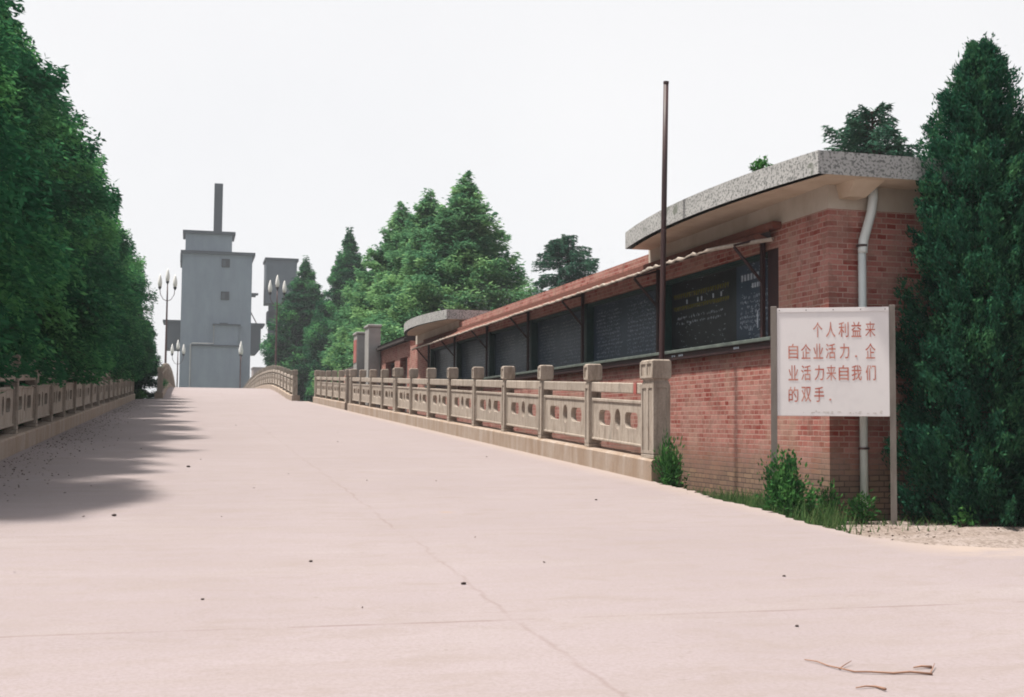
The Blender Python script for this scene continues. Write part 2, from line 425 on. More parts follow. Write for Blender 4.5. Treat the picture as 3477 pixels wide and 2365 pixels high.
# ------------------------------------------------------------------ balustrades
def panel_mesh(length):
    """pierced parapet slab, in its own y-z plane, centred on y, standing z .12-.70"""
    cu = bpy.data.curves.new('panel_outline', 'CURVE'); cu.dimensions = '2D'; cu.fill_mode = 'BOTH'; cu.extrude = .04; cu.bevel_depth = 0
    def poly(pts):
        sp = cu.splines.new('POLY'); sp.points.add(len(pts)-1); sp.use_cyclic_u = True
        for p, (a, b) in zip(sp.points, pts): p.co = (a, b, 0, 1)
    h = length/2
    poly([(-h, .15), (h, .15), (h, .66), (-h, .66)])
    def rrect(cx, cz, w, hh, r):
        out = []
        for qx, qz, a0 in ((1, 1, 0), (-1, 1, 90), (-1, -1, 180), (1, -1, 270)):
            for k in range(6):
                a = R(a0+18*k); out.append((cx+qx*(w/2-r)+r*math.cos(a), cz+qz*(hh/2-r)+r*math.sin(a)))
        return out
    s = length/2.2
    poly(rrect(-.54*s, .44, .50*s, .21, .085)); poly(rrect(.54*s, .44, .50*s, .21, .085))
    poly([(.115*s*math.cos(2*math.pi*k/24), .44+.14*math.sin(2*math.pi*k/24)) for k in range(24)])
    ob = bpy.data.objects.new('tmp', cu); col.objects.link(ob)
    dg = bpy.context.evaluated_depsgraph_get(); dg.update()
    me = bpy.data.meshes.new_from_object(ob.evaluated_get(dg)); bpy.data.objects.remove(ob)
    V = [(v.co.z, v.co.x, v.co.y) for v in me.vertices]; F = [tuple(p.vertices) for p in me.polygons]
    bpy.data.meshes.remove(me)
    mb = MB(); mb.add(V, F)
    mb.box(-.055, .055, -h, h, .66, .705, 0, .008); mb.box(-.055, .055, -h, h, .115, .15, 0, .008)       # mouldings
    mb.box(-.052, .052, -h, -h+.05, .15, .66); mb.box(-.052, .052, h-.05, h, .15, .66)
    return mb
PANEL = panel_mesh(2.21)

def sheared(mb, name, mats, sh, k=1.):
    q = MB(); q.v = [(x, y*k, z+sh*y*k) for x, y, z in mb.v]; q.f = mb.f; q.mi = mb.mi
    return q.mesh(name, mats)
def post_mb(wx, wy, h, two=False):
    mb = MB()
    mb.box(-wx/2, wx/2, -wy/2, wy/2, 0, .05, 0, .006)
    a = .012
    mb.box(-wx/2+a, wx/2-a, -wy/2+a, wy/2-a, .05, h-.27, 0, .01)
    # raised margins leave sunk flutes on the road faces and end faces
    zt = h-.30
    for sx in (-1, 1):
        x0, x1 = (-wx/2, -wx/2+a) if sx < 0 else (wx/2-a, wx/2)
        cuts = [-wy/2+.012, -.03, .03, wy/2-.012] if two else [-wy/2+.012, wy/2-.012]
        edges = [(-wy/2, -wy/2+.045), (wy/2-.045, wy/2)] + ([(-.035, .035)] if two else [])
        for y0, y1 in edges: mb.box(x0, x1, y0, y1, .06, zt)
        lo = [(-wy/2+.045, -.035), (.035, wy/2-.045)] if two else [(-wy/2+.045, wy/2-.045)]
        for y0, y1 in lo: mb.box(x0, x1, y0, y1, zt-.05, zt); mb.box(x0, x1, y0, y1, .06, .10)
    for sy in (-1, 1):
        y0, y1 = (-wy/2, -wy/2+a) if sy < 0 else (wy/2-a, wy/2)
        mb.box(-wx/2+a, -wx/2+.045, y0, y1, .06, zt); mb.box(wx/2-.045, wx/2-a, y0, y1, .06, zt)
        mb.box(-wx/2+.045, wx/2-.045, y0, y1, zt-.05, zt)
    return mb
def cap_mb(wx, wy, h):
    mb = MB(); e = .010
    mb.box(-wx/2+.02, wx/2-.02, -wy/2+.02, wy/2-.02, h-.27, h-.245)
    mb.box(-wx/2-e+.01, wx/2+e-.01, -wy/2-e+.01, wy/2+e-.01, h-.245, h, 0, .014)
    n = 2 if wy > .3 else 1
    for sx in (-1, 1):
        x0, x1 = sorted((sx*(wx/2+e-.01), sx*(wx/2+e+.004)))
        mb.box(x0, x1, -wy/2, wy/2, h-.225, h-.195); mb.box(x0, x1, -wy/2, wy/2, h-.05, h-.02)
        for k in range(n+1):
            yc = -wy/2 + .015 + (wy-.03)*k/n; mb.box(x0, x1, yc-.02, yc+.02, h-.195, h-.05)
    return mb
POST = post_mb(.19, .19, 1.19).mesh('post', 'stone'); CAP = cap_mb(.19, .19, 1.19).mesh('post_cap', 'stone')
PIER = post_mb(.22, .44, 1.22, True).mesh('end_pier', 'stone'); PCAP = cap_mb(.22, .44, 1.22).mesh('post_cap', 'stone')

def balustrade(label, xc, side, ys, piers, group, sh=SL):
    """xc = post centre line; side +1: road lies on the -x side; ys = post positions"""
    y0, y1 = ys[0], ys[-1]
    root = thing('stone_balustrade', label, 'balustrade', (xc, y0, hz(y0)+.26), group)
    o = MB()                                               # plinth
    w0, w1 = (-.17, .22) if side > 0 else (-.22, .17)
    e0 = y0-.30; e1 = y1+.14
    n = max(2, int((e1-e0)/2)); vs = []; fs = []
    for i in range(n+1):
        y = e0+(e1-e0)*i/n; z = hz(y)+.26
        vs += [(xc+w0, y, -1.12), (xc+w0, y, z-.02), (xc+w0+.02, y, z), (xc+w1-.02, y, z), (xc+w1, y, z-.02), (xc+w1, y, -1.12)]
    for i in range(n):
        for k in range(5): fs.append((6*i+k, 6*i+k+1, 6*i+7+k, 6*i+6+k))
    fs += [(5, 4, 3, 2, 1, 0), tuple(6*n+k for k in range(6))]
    o.add(vs, fs); part(o, 'plinth', 'plinth', root)
    def loc(y): return Vector((0, y-y0, hz(y)-hz(y0)))
    for i, y in enumerate(ys):
        pr = i in piers
        p = put('pier' if pr else 'post', PIER if pr else POST, root, loc(y)); p.rotation_euler = (RJ.uniform(-.007, .007), RJ.uniform(-.008, .008), RJ.uniform(-.025, .025)); put('post_cap', PCAP if pr else CAP, p)
    for i in range(len(ys)-1):
        a = ys[i] + (.21 if i in piers else .085); b = ys[i+1] - (.21 if i+1 in piers else .085)
        L = b-a; mid = (a+b)/2; s_ = (hz(b)-hz(a))/L; k = L/2.21
        key = ('panel', round(s_, 3), round(k, 2))
        if key not in CACHE: 
            CACHE[key] = sheared(PANEL, 'panel', 'stone', s_, k)
            r_ = MB(); r_.box(-.06, .06, -L/2, L/2, .79, .93, s_, .012); CACHE[('rail',)+key] = r_.mesh('top_rail', 'stone')
        put('panel', CACHE[key], root, loc(mid)); put('top_rail', CACHE[('rail',)+key], root, loc(mid))
    return root
CACHE = {}; RJ = random.Random(77)
G = 'stone balustrades along the ramp and bridge'
ysR = [14.13 + 2.42*k for k in range(13)]
rb = balustrade('long sunlit stone balustrade before the brick building, starting at the big near pier', 5.6, 1, ysR, (0, 8, 12), G)
mk = MB(); mk.box(5.528, 5.538, 14.62, 14.72, .79-.93+.26+14.67*SL-.27+.001, .93-.93+.26+14.67*SL-.27-.001)
o_ = part(mk, 'paint_mark', 'banner_red', rb)
balustrade('short stone balustrade between the double pier and the dark conical tree', 5.66, 1, [44.0+.9+2.3*k for k in range(6)], (0, 5), G)
ysL = [14.8 + 2.4*k for k in range(19)]
balustrade('long shaded stone balustrade at the foot of the dense tree row', -2.6, -1, ysL, (1, 9, 18), G)
ysB = [59.2, 61.4, 63.7, 66.0, 68.3, 70.6, 72.9, 75.2, 77.5, 79.8, 82.1, 84.4, 86.7, 89, 91.3, 93.6, 95.9, 98.2, 100.5, 102.8, 105.1, 107.4, 109.7, 112, 114.3, 116.6, 118.9]
balustrade('arched stone bridge parapet curving over the crest beside the conical tree', 4.88, 1, ysB, (0, 26), G)
balustrade('dark arched stone bridge parapet at the far end of the dense tree row', -1.42, -1, [y+1.2 for y in ysB], (0, 26), G)

# ------------------------------------------------------------------ brick building with the notice boards
XW, YC = 6.76, 11.93
bld = thing('brick_building', 'long low red brick building with notice boards along its road side', 'building', (XW, YC, -1.04))
ZB = 1.0
w = MB()
w.box(XW, 16, YC, 38.2, -1.3, ZB)                                # lower wall, whole length
w.box(XW, 16, YC, 13.10, ZB, 2.39)                               # near pilaster block
w.box(6.93, 15.98, 13.10, 35.2, ZB, 2.12)                        # recess behind the boards
w.box(XW, 15.99, 13.10, 35.2, 2.12, 2.39)                        # lintel courses
w.box(XW, 15.99, 17.36, 30.9, 2.39, 2.60)                        # low wing parapet
w.box(XW, 16, 35.2, 38.2, ZB, 2.39)
part(w, 'wall', 'brick', bld)
w = MB(); w.box(XW+.002, 16.01, YC+.002, 17.36, 2.39, 2.66); part(w, 'plaster_band', 'plaster', bld)
w = MB(); w.box(XW-.004, 16.01, 30.9, 37.2, 2.39, 2.66); part(w, 'plaster_band', 'plaster', bld)
w = MB(); w.box(6.64, XW, 13.02, 35.3, 2.335, 2.42, 0, .006); part(w, 'brick_ledge', 'tile_red', bld)
def roof(y0, y1, sag, ex):
    n = 18; out = []
    for i in range(n+1):
        t = i/n; out.append((6.36 - sag*4*t*(1-t), y1+(y0-y1)*t))
    poly = out + [(17, y0), (17, y1)]
    mb = MB(); N = len(poly); z0, z1 = 2.655, 2.905
    vs = [(x, y, z0) for x, y in poly] + [(x, y, z1) for x, y in poly] + [(x + (.0 if x > 10 else .012), y, z1+.012) for x, y in poly]
    mb.add(vs, [(i, (i+1) % N, N+(i+1) % N, N+i) for i in range(N)] + [tuple(range(N, 2*N))])
    mb.cur = 1; mb.add([(x + (.10 if x < 10 else 0), y, z0+.001) for x, y in poly], [tuple(range(N-1, -1, -1))])
    o = part(mb, 'roof', ['pebble_dash', 'soffit'], bld)
    # plain drip rim under the pebble dash
    return o
r1 = roof(11.42, 17.3, .24, 0); r2_ = roof(30.6, 36.95, .36, 0)
g = MB()                                                          # tapered gutter box under the soffit at the corner
g.add([(6.86, 11.52, 2.655), (7.22, 11.52, 2.655), (7.22, 11.93, 2.655), (6.86, 11.93, 2.655), (6.9, 11.75, 2.50), (7.12, 11.75, 2.50), (7.12, 11.93, 2.50), (6.9, 11.93, 2.50)],
      [(4, 5, 6, 7)[::-1], (0, 1, 5, 4), (1, 2, 6, 5), (2, 3, 7, 6), (3, 0, 4, 7)])
part(g, 'gutter_box', 'soffit', bld)
# canopy
c = MB(); rng = random.Random(4)
front = []; N = 74
for i in range(N+1):
    y = 13.14 + (35.3-13.14)*i/N
    if y < 14.2: x = 6.3 + .40*(1-(y-13.14)/1.06)**1.3; z = 2.20+.02*(1-(y-13.14)/1.06)
    else: x = 6.3; z = 2.205 - .004*(y-14.2) + .004*math.sin(y*1.7)
    front.append((x, y, z))
vs = []; fs = []
for x, y, z in front: vs += [(x, y, z), (6.66, y, 2.345), (6.66, y, 2.315), (x, y, z-.03)]
for i in range(N):
    a, b = 4*i, 4*i+4
    c.cur = 0; c.f.append((a, a+1, b+1, b)); c.mi.append(0)
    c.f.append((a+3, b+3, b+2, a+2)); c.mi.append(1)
    c.f.append((a, b, b+3, a+3)); c.mi.append(1)
c.f += [(0, 3, 2, 1), (4*N, 4*N+1, 4*N+2, 4*N+3)]; c.mi += [1, 1]; c.v = vs
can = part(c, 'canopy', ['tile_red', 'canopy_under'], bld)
lip = MB(); pts = []; rad = []
for i in range(220):
    y = 13.12 + (35.32-13.12)*i/219
    if y < 14.2: x = 6.3 + .40*(1-(y-13.14)/1.06)**1.3; z = 2.20+.02*(1-(y-13.14)/1.06); r_ = .026
    else:
        x = 6.3; z = 2.205 - .004*(y-14.2) + .004*math.sin(y*1.7) + rng.uniform(-.008, .008)*(2 if y < 16.5 else 1); r_ = .02 + rng.uniform(-.009, .008)*(1.4 if y < 16.5 else .7)
    pts.append((x-.012, y, z-.005)); rad.append(r_)
lip.tube(pts, rad, 7); lp = lip.build('edge_lip', 'canopy_lip', can)
# sill
s_ = MB(); s_.box(6.655, 6.94, 13.12, 35.1, ZB+.004, ZB+.05, 0, .006); part(s_, 'sill', 'sill_green', bld)
s_ = MB(); s_.box(6.68, XW-.001, 13.10, 35.1, ZB-.085, ZB+.003); part(s_, 'sill_fascia', 'dark_red_metal', bld)
mkb = MB()
for yy in (16.2, 16.12, 15.95, 15.9, 15.84, 14.15, 14.1, 14.04): mkb.box(6.674, 6.679, yy-.02, yy+.015, ZB-.045, ZB-.02)
tag(part(mkb, 'paint_mark', 'chalk', bld), kind='stuff')
bays = [13.22 + 3.6*k for k in range(7)]
rng = random.Random(11)
def chalk_rows(mb, y0, y1, z0, z1, rows, x, dens=.85, h=.027):
    for r in range(rows):
        z = z1 - (z1-z0)*(r+.5)/rows; y = y1-.05 - rng.random()*.06; end = y0 + rng.random()*.2
        while y > end:
            if rng.random() < dens:
                for _ in range(2):
                    a = rng.uniform(-.3, .3); L = h*rng.uniform(.5, 1.0); t = .0032
                    yy = y + rng.uniform(-.012, .012); zz = z + rng.uniform(-.012, .012)
                    if rng.random() < .5: mb.box(x-.002, x, yy-t, yy+t, zz-L/2, zz+L/2)
                    else: mb.box(x-.002, x, yy-L/2, yy+L/2, zz-t, zz+t, a*.2)
            y -= rng.uniform(.028, .038)
for i in range(6):
    y0, y1 = bays[i]+.20, bays[i+1]-.06
    if i == 0:
        cuts = [(y0, 14.55, 'board_slate'), (14.552, y1, 'board_black')]
    else: cuts = [(y0, y1, 'board_slate')]
    for a, b, mt in cuts:
        q = MB(); q.box(6.90, 6.928, a, b, ZB+.055, 2.06)
        bo = part(q, 'blackboard', mt, bld)
        if mt == 'board_black':
            bo['label'] = 'black half of the nearest notice board with yellow headings'
            ch = MB()
            for z, hh, n in ((1.86, .075, 24), (1.68, .06, 26)):
                for k in range(n):
                    yy = b-.12-(b-a-.3)*k/n
                    for _ in range(3):
                        t = rng.uniform(-.02, .02)
                        ch.box(6.896, 6.899, yy+t-.006, yy+t+.006, z-hh/2*rng.uniform(.7, 1), z+hh/2*rng.uniform(.7, 1))
                    ch.box(6.896, 6.899, yy-.028, yy+.022, z+hh*rng.uniform(-.3, .3), z+hh*.3+.012)
            tag(ch.build('chalk_heading', 'chalk_yellow', bo), kind='stuff')
            ch = MB()
            for k in (3, 6, 7, 10, 12): ch.box(6.896, 6.899, b-.2-.13*k, b-.165-.13*k, 1.73, 1.79)
            chalk_rows(ch, a+.25, b-.1, 1.42, 1.58, 2, 6.899, .7, .035)
            chalk_rows(ch, a+.2, b-.3, 1.10, 1.30, 3, 6.899, .15, .02)
            tag(ch.build('chalk_writing', 'chalk', bo), kind='stuff')
        else:
            ch = MB()
            if i == 0:
                for k in range(7): ch.box(6.896, 6.899, b-.2-.09*k, b-.15-.09*k, 1.85, 1.93)
                for k in range(4): ch.box(6.896, 6.899, b-.5-.07*k, b-.46-.07*k, 1.74, 1.80)
                chalk_rows(ch, a+.05, b-.05, 1.22, 1.66, 7, 6.899, .9, .035)
                ch.box(6.896, 6.899, 13.92, 13.95, 1.22, 1.44)
                chalk_rows(ch, 13.95, 14.25, 1.19, 1.24, 1, 6.899, 1, .04); chalk_rows(ch, 13.6, 14.1, 1.10, 1.15, 1, 6.899, 1, .04)
            else:
                md = (a+b)/2 + rng.uniform(-.3, .3)
                chalk_rows(ch, a+.1, md-.08, 1.12, 1.95, 12, 6.899, .85)
                chalk_rows(ch, md+.08, b-.1, 1.12, 1.95, 13, 6.899, .85)
            tag(ch.build('chalk_writing', 'chalk', bo), kind='stuff')
    fr = MB()                                                    # frame: head and jamb
    fr.box(6.80, 6.935, y0, y1, 2.06, 2.118); fr.box(6.79, 6.80, y0+.0, y1, 2.085, 2.115)
    part(fr, 'board_frame', 'green_paint', bld)
for i, y in enumerate(bays):
    q = MB()
    if i > 0: q.box(6.765, 6.934, y-.055, y+.07, ZB+.052, 2.117); part(q, 'board_column', 'green_paint', bld)
    else: q.box(6.765, 6.93, y-.11, y+.17, ZB+.052, 2.117); part(q, 'board_column', 'dark_red_metal', bld)
    br = MB(); yb = y+.02 if i else 13.42
    br.box(6.69, 6.735, yb-.03, yb+.03, ZB+.052 if i else 1.05, 2.30)
    br.tube([(6.70, yb, 1.74), (6.33, yb, 2.15)], .02, 6)
    br.tube([(6.70, yb, 2.27), (6.33, yb, 2.165)], .016, 6)
    part(br, 'canopy_bracket', 'dark_red_metal', bld)
# drain pipe on the end wall
dp = MB(); dp.tube([(7.27, 11.845, 2.64), (7.27, 11.845, 2.52), (7.245, 11.845, 2.36), (7.19, 11.845, 2.18), (7.145, 11.845, 2.04), (7.135, 11.845, 1.94), (7.135, 11.845, 1.9)], .052, 12)
dp.tube([(7.13, 11.852, 2.0), (7.13, 11.852, -.92)], .043, 12); dp.tube([(7.13, 11.852, 1.0), (7.13, 11.852, 1.08)], .056, 12)
d_ = part(dp, 'drain_pipe', 'pvc', bld, True)
cl = MB()
for z in (1.98, 1.0, -.25): cl.tube([(7.13, 11.852, z-.012), (7.13, 11.852, z+.012)], .062, 12); cl.box(7.12, 7.14, 11.9, 11.94, z-.01, z+.01)
cl.build('pipe_clip', 'rust_pipe', d_)

# the farther range of the building: cornice, window and door openings
far = thing('brick_outbuilding', 'low brick range with dark cornice, grey window and door beyond the notice boards', 'building', (XW, 38.2, -1.04))
q = MB()
y0, y1 = 38.2, 46.2
op = [(38.7, 40.1, -1.04, 2.1), (41.2, 43.2, .95, 2.1)]
q.box(XW+.002, 15, y0+.002, 38.7, -1.3, 2.58); q.box(XW+.002, 15, 40.1, 41.2, -1.3, 2.58); q.box(XW+.002, 15, 43.2, y1, -1.3, 2.58)
q.box(XW+.002, 15, 38.7, 40.1, 2.1, 2.58); q.box(XW+.002, 15, 41.2, 43.2, 2.1, 2.58); q.box(XW+.002, 15, 41.2, 43.2, -1.3, .95)
q.box(XW+.3, 14.9, 38.7, 40.1, -1.3, 2.1); q.box(XW+.3, 14.9, 41.2, 43.2, .95, 2.1)
part(q, 'wall', 'brick', far)
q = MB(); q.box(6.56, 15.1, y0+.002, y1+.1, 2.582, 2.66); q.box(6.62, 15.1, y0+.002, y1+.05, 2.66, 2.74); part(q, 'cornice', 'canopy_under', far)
q = MB(); q.add([(6.6, y0+.002, 2.742), (6.6, y1+.1, 2.742), (8.6, y1+.1, 3.35), (8.6, y0+.002, 3.35), (15, y1+.1, 3.35), (15, y0+.002, 3.35), (15, y1+.1, 2.742), (15, y0+.002, 2.742)],
               [(0, 1, 2, 3), (3, 2, 4, 5), (0, 3, 5, 7), (1, 6, 4, 2)]); part(q, 'roof', 'tile_red', far)
q = MB(); q.box(XW+.2, XW+.26, 38.72, 40.08, -1.04, 2.08); q.box(XW+.19, XW+.2, 39.38, 39.42, -1.0, 2.05); part(q, 'door', 'door_grey', far)
q = MB(); q.box(XW+.21, XW+.25, 41.22, 43.18, .97, 2.08); wn = part(q, 'window', 'door_grey', far)
q = MB()
for k in range(4): q.box(XW+.19, XW+.209, 41.3+.45*k, 41.3+.45*k+.36, 1.05, 1.5); q.box(XW+.19, XW+.209, 41.3+.45*k, 41.3+.45*k+.36, 1.58, 2.0)
q.build('pane', 'window_dark', wn, loc=wn.location*0)

# gate pillars and wall beyond
for k, (y, lab, zt) in enumerate(((47.9, 'grey concrete gate pillar carrying a red strip, standing before the big trees', 3.5), (44.7, 'plain grey concrete gate pillar beside the brick range with the cornice', 3.55))):
    p = thing('gate_pillar', lab, 'pillar', (6.5, y, -1.04), 'concrete gate pillars')
    q = MB(); q.box(6.28, 6.72, y-.5, y+.5, -1.1, zt-.1, 0, .02); part(q, 'shaft', 'pillar_concrete', p)
    q = MB(); q.box(6.24, 6.76, y-.54, y+.54, zt-.098, zt, 0, .02); part(q, 'cap', 'pillar_concrete', p)
    if k == 0: q = MB(); q.box(6.262, 6.278, y-.42, y+.42, 2.3, 3.2); part(q, 'banner', 'banner_red', p)
fwall = thing('brick_wall', 'far brick boundary wall with dark coping beyond the gate pillars', 'wall', (6.9, 53, -1.04))
q = MB(); q.box(6.9, 7.14, 48.6, 58, -1.1, 2.25); part(q, 'wall', 'brick', fwall)
q = MB(); q.box(6.84, 7.2, 48.55, 58.05, 2.252, 2.38, 0, .02); part(q, 'coping', 'canopy_under', fwall)

# ------------------------------------------------------------------ pole, sign
pole = thing('steel_pole', 'tall slim rust brown steel pole rising behind the big near balustrade pier', 'pole', (5.835, 14.52, -1.04))
q = MB(); q.tube([(5.81, 14.52, -1.1), (5.838, 14.52, .77), (5.875, 14.52, 3.2), (5.895, 14.52, 4.42)], [.036, .036, .035, .033], 14); part(q, 'shaft', 'rust_pipe', pole, True)
q = MB(); q.tube([(5.895, 14.52, 4.421), (5.896, 14.52, 4.45)], .037, 14); part(q, 'pole_cap', 'rust_pipe', pole)

A = Vector((6.06, 11.86, 0)); B = Vector((7.12, 11.26, 0)); L = (B-A).length; ang = math.atan2(B.y-A.y, B.x-A.x)
sign = thing('slogan_sign', 'white slogan board with red Chinese lettering on two grey posts', 'sign', (A.x, A.y, -1.04), None, ang)
def sp(mb, name, mat, parent=sign): return mb.build(name, mat, parent)
Z0 = 1.04
q = MB(); q.box(-.032, .032, -.03, .03, -.1, Z0+1.27, 0, .004); sp(q, 'post', 'grey_post')
q = MB(); q.box(L-.03, L+.03, -.03, .03, -.1, Z0+1.27, 0, .004); sp(q, 'post', 'grey_post')
q = MB(); q.box(.034, L-.032, -.02, .012, Z0+.095, Z0+1.25, 0, .004); bd = sp(q, 'board', 'sign_white')
q = MB(); q.box(.036, L-.034, -.026, -.021, Z0+1.205, Z0+1.248)
sp(q, 'board_edge', 'sign_white', bd)
q = MB()
for px_ in (.06, .34, .62, .9, L-.07): q.lathe([(.006, 0), (.004, .003)], (px_, 0, 0), 8)
q.v = [(x, -.0265-z, Z0+1.226+y) for x, y, z in q.v]; sp(q, 'nail', 'rust_pipe', bd)
q = MB(); rg = random.Random(2)
for k in range(26):
    x = .05+rg.random()*(L-.12); z = Z0+.125+abs(rg.gauss(0, .012)); a = rg.uniform(.003, .016); q.box(x-a, x+a, -.0215, -.0206, z-.002, z+.002)
sp(q, 'scuff', 'plaster', bd)
ROWS = [(435, [(720, '个'), (862, '人'), (1002, '利'), (1140, '益'), (1290, '来')]),
        (668, [(450, '自'), (590, '企'), (725, '业'), (860, '活'), (1010, '力'), (1135, '.'), (1290, '企')]),
        (902, [(450, '业'), (590, '活'), (735, '力'), (865, '来'), (1000, '自'), (1140, '我'), (1290, '们')]),
        (1135, [(450, '的'), (590, '双'), (732, '手'), (852, '.')])]
sx_ = (L-.066)/(1490-270); sz_ = 1.155/(1370-195)
lt = MB()
dg = bpy.context.evaluated_depsgraph_get()
for rz_, chars in ROWS:
    for cx_, ch in chars:
        X = .034 + (cx_-270)*sx_; Z = Z0 + 1.25 - (rz_-195)*sz_
        if ch == '.':
            lt.tube([(X, -.0205, Z-.055), (X, -.0235, Z-.055)], .011, 10); continue
        cu = bpy.data.curves.new('glyph', 'FONT'); cu.body = ch; cu.size = 1; cu.offset = 0 if ch in '来' else .007; cu.resolution_u = 3
        ob = bpy.data.objects.new('glyph', cu); col.objects.link(ob)
        dg.update(); me = bpy.data.meshes.new_from_object(ob.evaluated_get(bpy.context.evaluated_depsgraph_get()))
        bpy.data.objects.remove(ob)
        V = np.array([v.co[:] for v in me.vertices])
        if len(V):
            lo, hi = V.min(0), V.max(0)
            wd, ht = 108*sx_, 165*sz_
            if ch in '人力个': wd *= .95
            P = [(X + ((v[0]-lo[0])/(hi[0]-lo[0])-.5)*wd, -.0225, Z + ((v[1]-lo[1])/(hi[1]-lo[1])-.5)*ht) for v in V]
            lt.add(P, [tuple(p.vertices) for p in me.polygons])
        bpy.data.meshes.remove(me)
sp(lt, 'lettering', 'sign_red', bd)

# ------------------------------------------------------------------ far tower, bin, lamps
TY = 200
tw = thing('concrete_tower', 'tall grey concrete tower with a square chimney beyond the bridge', 'tower', (3.8, TY, -1.04))
def tp(name, mat, boxes, parent=None):
    q = MB()
    for b in boxes: q.box(*b)
    if parent: return q.build(name, mat, parent)
    return part(q, name, mat, tw)
tp('wall', 'tower_concrete', [(-1.75, 9.25, TY, TY+11, -1.2, 26.6)])
tp('cornice', 'tower_dark', [(-2.0, 9.7, TY-.4, TY+11.3, 26.602, 27.1), (-2.05, -1.76, TY-.3, TY+8, 25.2, 26.6)])
tp('penthouse', 'tower_concrete', [(-1.3, 6.0, TY+.3, TY+7, 27.102, 29.9)])
tp('cornice', 'tower_dark', [(-1.75, 6.5, TY-.1, TY+7.4, 29.902, 30.4)])
tp('chimney', 'tower_dark', [(3.05, 4.4, TY+2, TY+3.4, 30.402, 38.6)])
for z in (25.2, 19.9):
    wi = tp('window', 'window_void', [(4.4, 5.7, TY-.14, TY-.002, z-.6, z+.75)])
    tp('pane', 'tower_dark', [(4.55, 5.05, TY-.17, TY-.142, z-.45, z+.5)], wi)
tp('vent', 'tower_dark', [(4.3, 5.6, TY-.3, TY-.002, 15.35, 15.6)])
tp('side_bin', 'tower_dark', [(-3.9, -1.752, TY+1, TY+8, 11.3, 15.6), (-4.5, -1.752, TY+.6, TY+8.4, 15.602, 15.9)])
q = MB(); q.box(9.252, 10.9, TY+1, TY+8, 11.6, 15.4); q.box(9.252, 11.5, TY+.6, TY+8.4, 15.402, 15.75)
q.add([(9.252, TY+1, 10.8), (10.3, TY+1, 10.8), (10.9, TY+1, 11.598), (9.252, TY+1, 11.598), (9.252, TY+8, 10.8), (10.3, TY+8, 10.8), (10.9, TY+8, 11.598), (9.252, TY+8, 11.598)],
      [(0, 1, 2, 3), (7, 6, 5, 4), (0, 4, 5, 1), (1, 5, 6, 2)]); part(q, 'side_bin', 'tower_dark', tw)
tp('balcony', 'tower_dark', [(9.252, 10.4, TY+1.5, TY+3, 20.5, 20.75), (9.252, 10.0, TY+1.5, TY+3, 20.2, 20.498)])
q = MB(); q.tube([(9.25, TY+1.6, 17.6), (10.2, TY+1.6, 15.8)], .09, 6); part(q, 'brace', 'lamp_pole', tw)
tp('porch', 'tower_concrete', [(.1, 7.5, TY-1.2, TY-.003, -1.2, 11.7)])
tp('porch_roof', 'tower_dark', [(-.1, 7.9, TY-1.5, TY-.003, 11.702, 11.95)])
tp('stair_head', 'tower_concrete', [(3.6, 7.2, TY-1.0, TY-.003, 11.952, 15.1)])
tp('stair_roof', 'tower_dark', [(3.2, 7.6, TY-1.3, TY-.003, 15.102, 15.35)])
q = MB(); q.tube([(-.1, TY-1.6, 4), (-.1, TY-1.6, 11.9), (.1, TY-1.6, 12.1), (3.4, TY-1.6, 12.1), (3.4, TY-1.6, 15.0)], .12, 6); part(q, 'white_pipe', 'tower_pale', tw)
tp('gate_panel', 'tower_concrete', [(.7, 6.6, TY-1.26, TY-1.203, -1.2, 8.2)])
bn = thing('raised_bin', 'dark grey raised concrete bin on a slab column right of the tower', 'silo', (14, TY+5, -1.04))
q = MB(); q.box(11.6, 16.6, TY+2, TY+8, 19.3, 26.3); part(q, 'bin_wall', 'tower_mid', bn)
q = MB(); q.box(11.4, 16.85, TY+1.8, TY+8.2, 26.302, 26.75); part(q, 'bin_roof', 'tower_dark', bn)
q = MB(); q.box(12.3, 14.2, TY+3, TY+6, -1.2, 19.298); part(q, 'column', 'tower_dark', bn)
q = MB(); q.box(12.0, 20, TY+3, TY+6.5, 16.0, 18.0); part(q, 'gantry', 'tower_dark', bn)
pw = thing('far_wall', 'pale pinkish wall at the foot of the grey tower', 'wall', (12, 190, -1.04))
q = MB(); q.box(9.3, 13.6, 190, 196, -1.2, 8.0); part(q, 'wall', 'pink_wall', pw)
q = MB(); q.box(9.2, 13.7, 189.9, 196.1, 8.002, 8.15); part(q, 'coping', 'pink_wall', pw)

def lamp_tree():
    H = 7.0; root = thing('street_lamp', 'x', 'lamp', (0, 0, 0), 'three globe lamps on the bridge')
    q = MB(); q.lathe([(.16, 0), (.16, .25), (.09, .35), (.07, 1.2), (.05, H-1.9), (.035, H-.85)], n=10); p = q.build('pole', 'lamp_pole', root, True)
    for k, (dx, z) in enumerate(((0, H-.8), (-.46, H-1.15), (.46, H-1.15))):
        if dx:
            a = MB(); a.tube([(0, 0, H-1.95), (dx*.5, 0, H-1.85), (dx*.9, 0, H-1.55), (dx, 0, z)], .022, 6); a.build('arm', 'lamp_pole', root, True)
        a = MB(); a.lathe([(.03, z-.12), (.10, z), (.11, z+.07)], (dx, 0, 0), 10); a.build('cup', 'lamp_cup', root, True)
        a = MB(); a.lathe([(.09, z+.07), (.135, z+.25), (.12, z+.48), (.06, z+.72), (.012, z+.85)], (dx, 0, 0), 12); a.build('globe', 'lamp_glass', root, True)
    return root
def copy_tree(o, parent=None):
    c = o.copy(); col.objects.link(c)
    if parent: c.parent = parent
    for ch in list(o.children): copy_tree(ch, c)
    return c
L0 = lamp_tree()
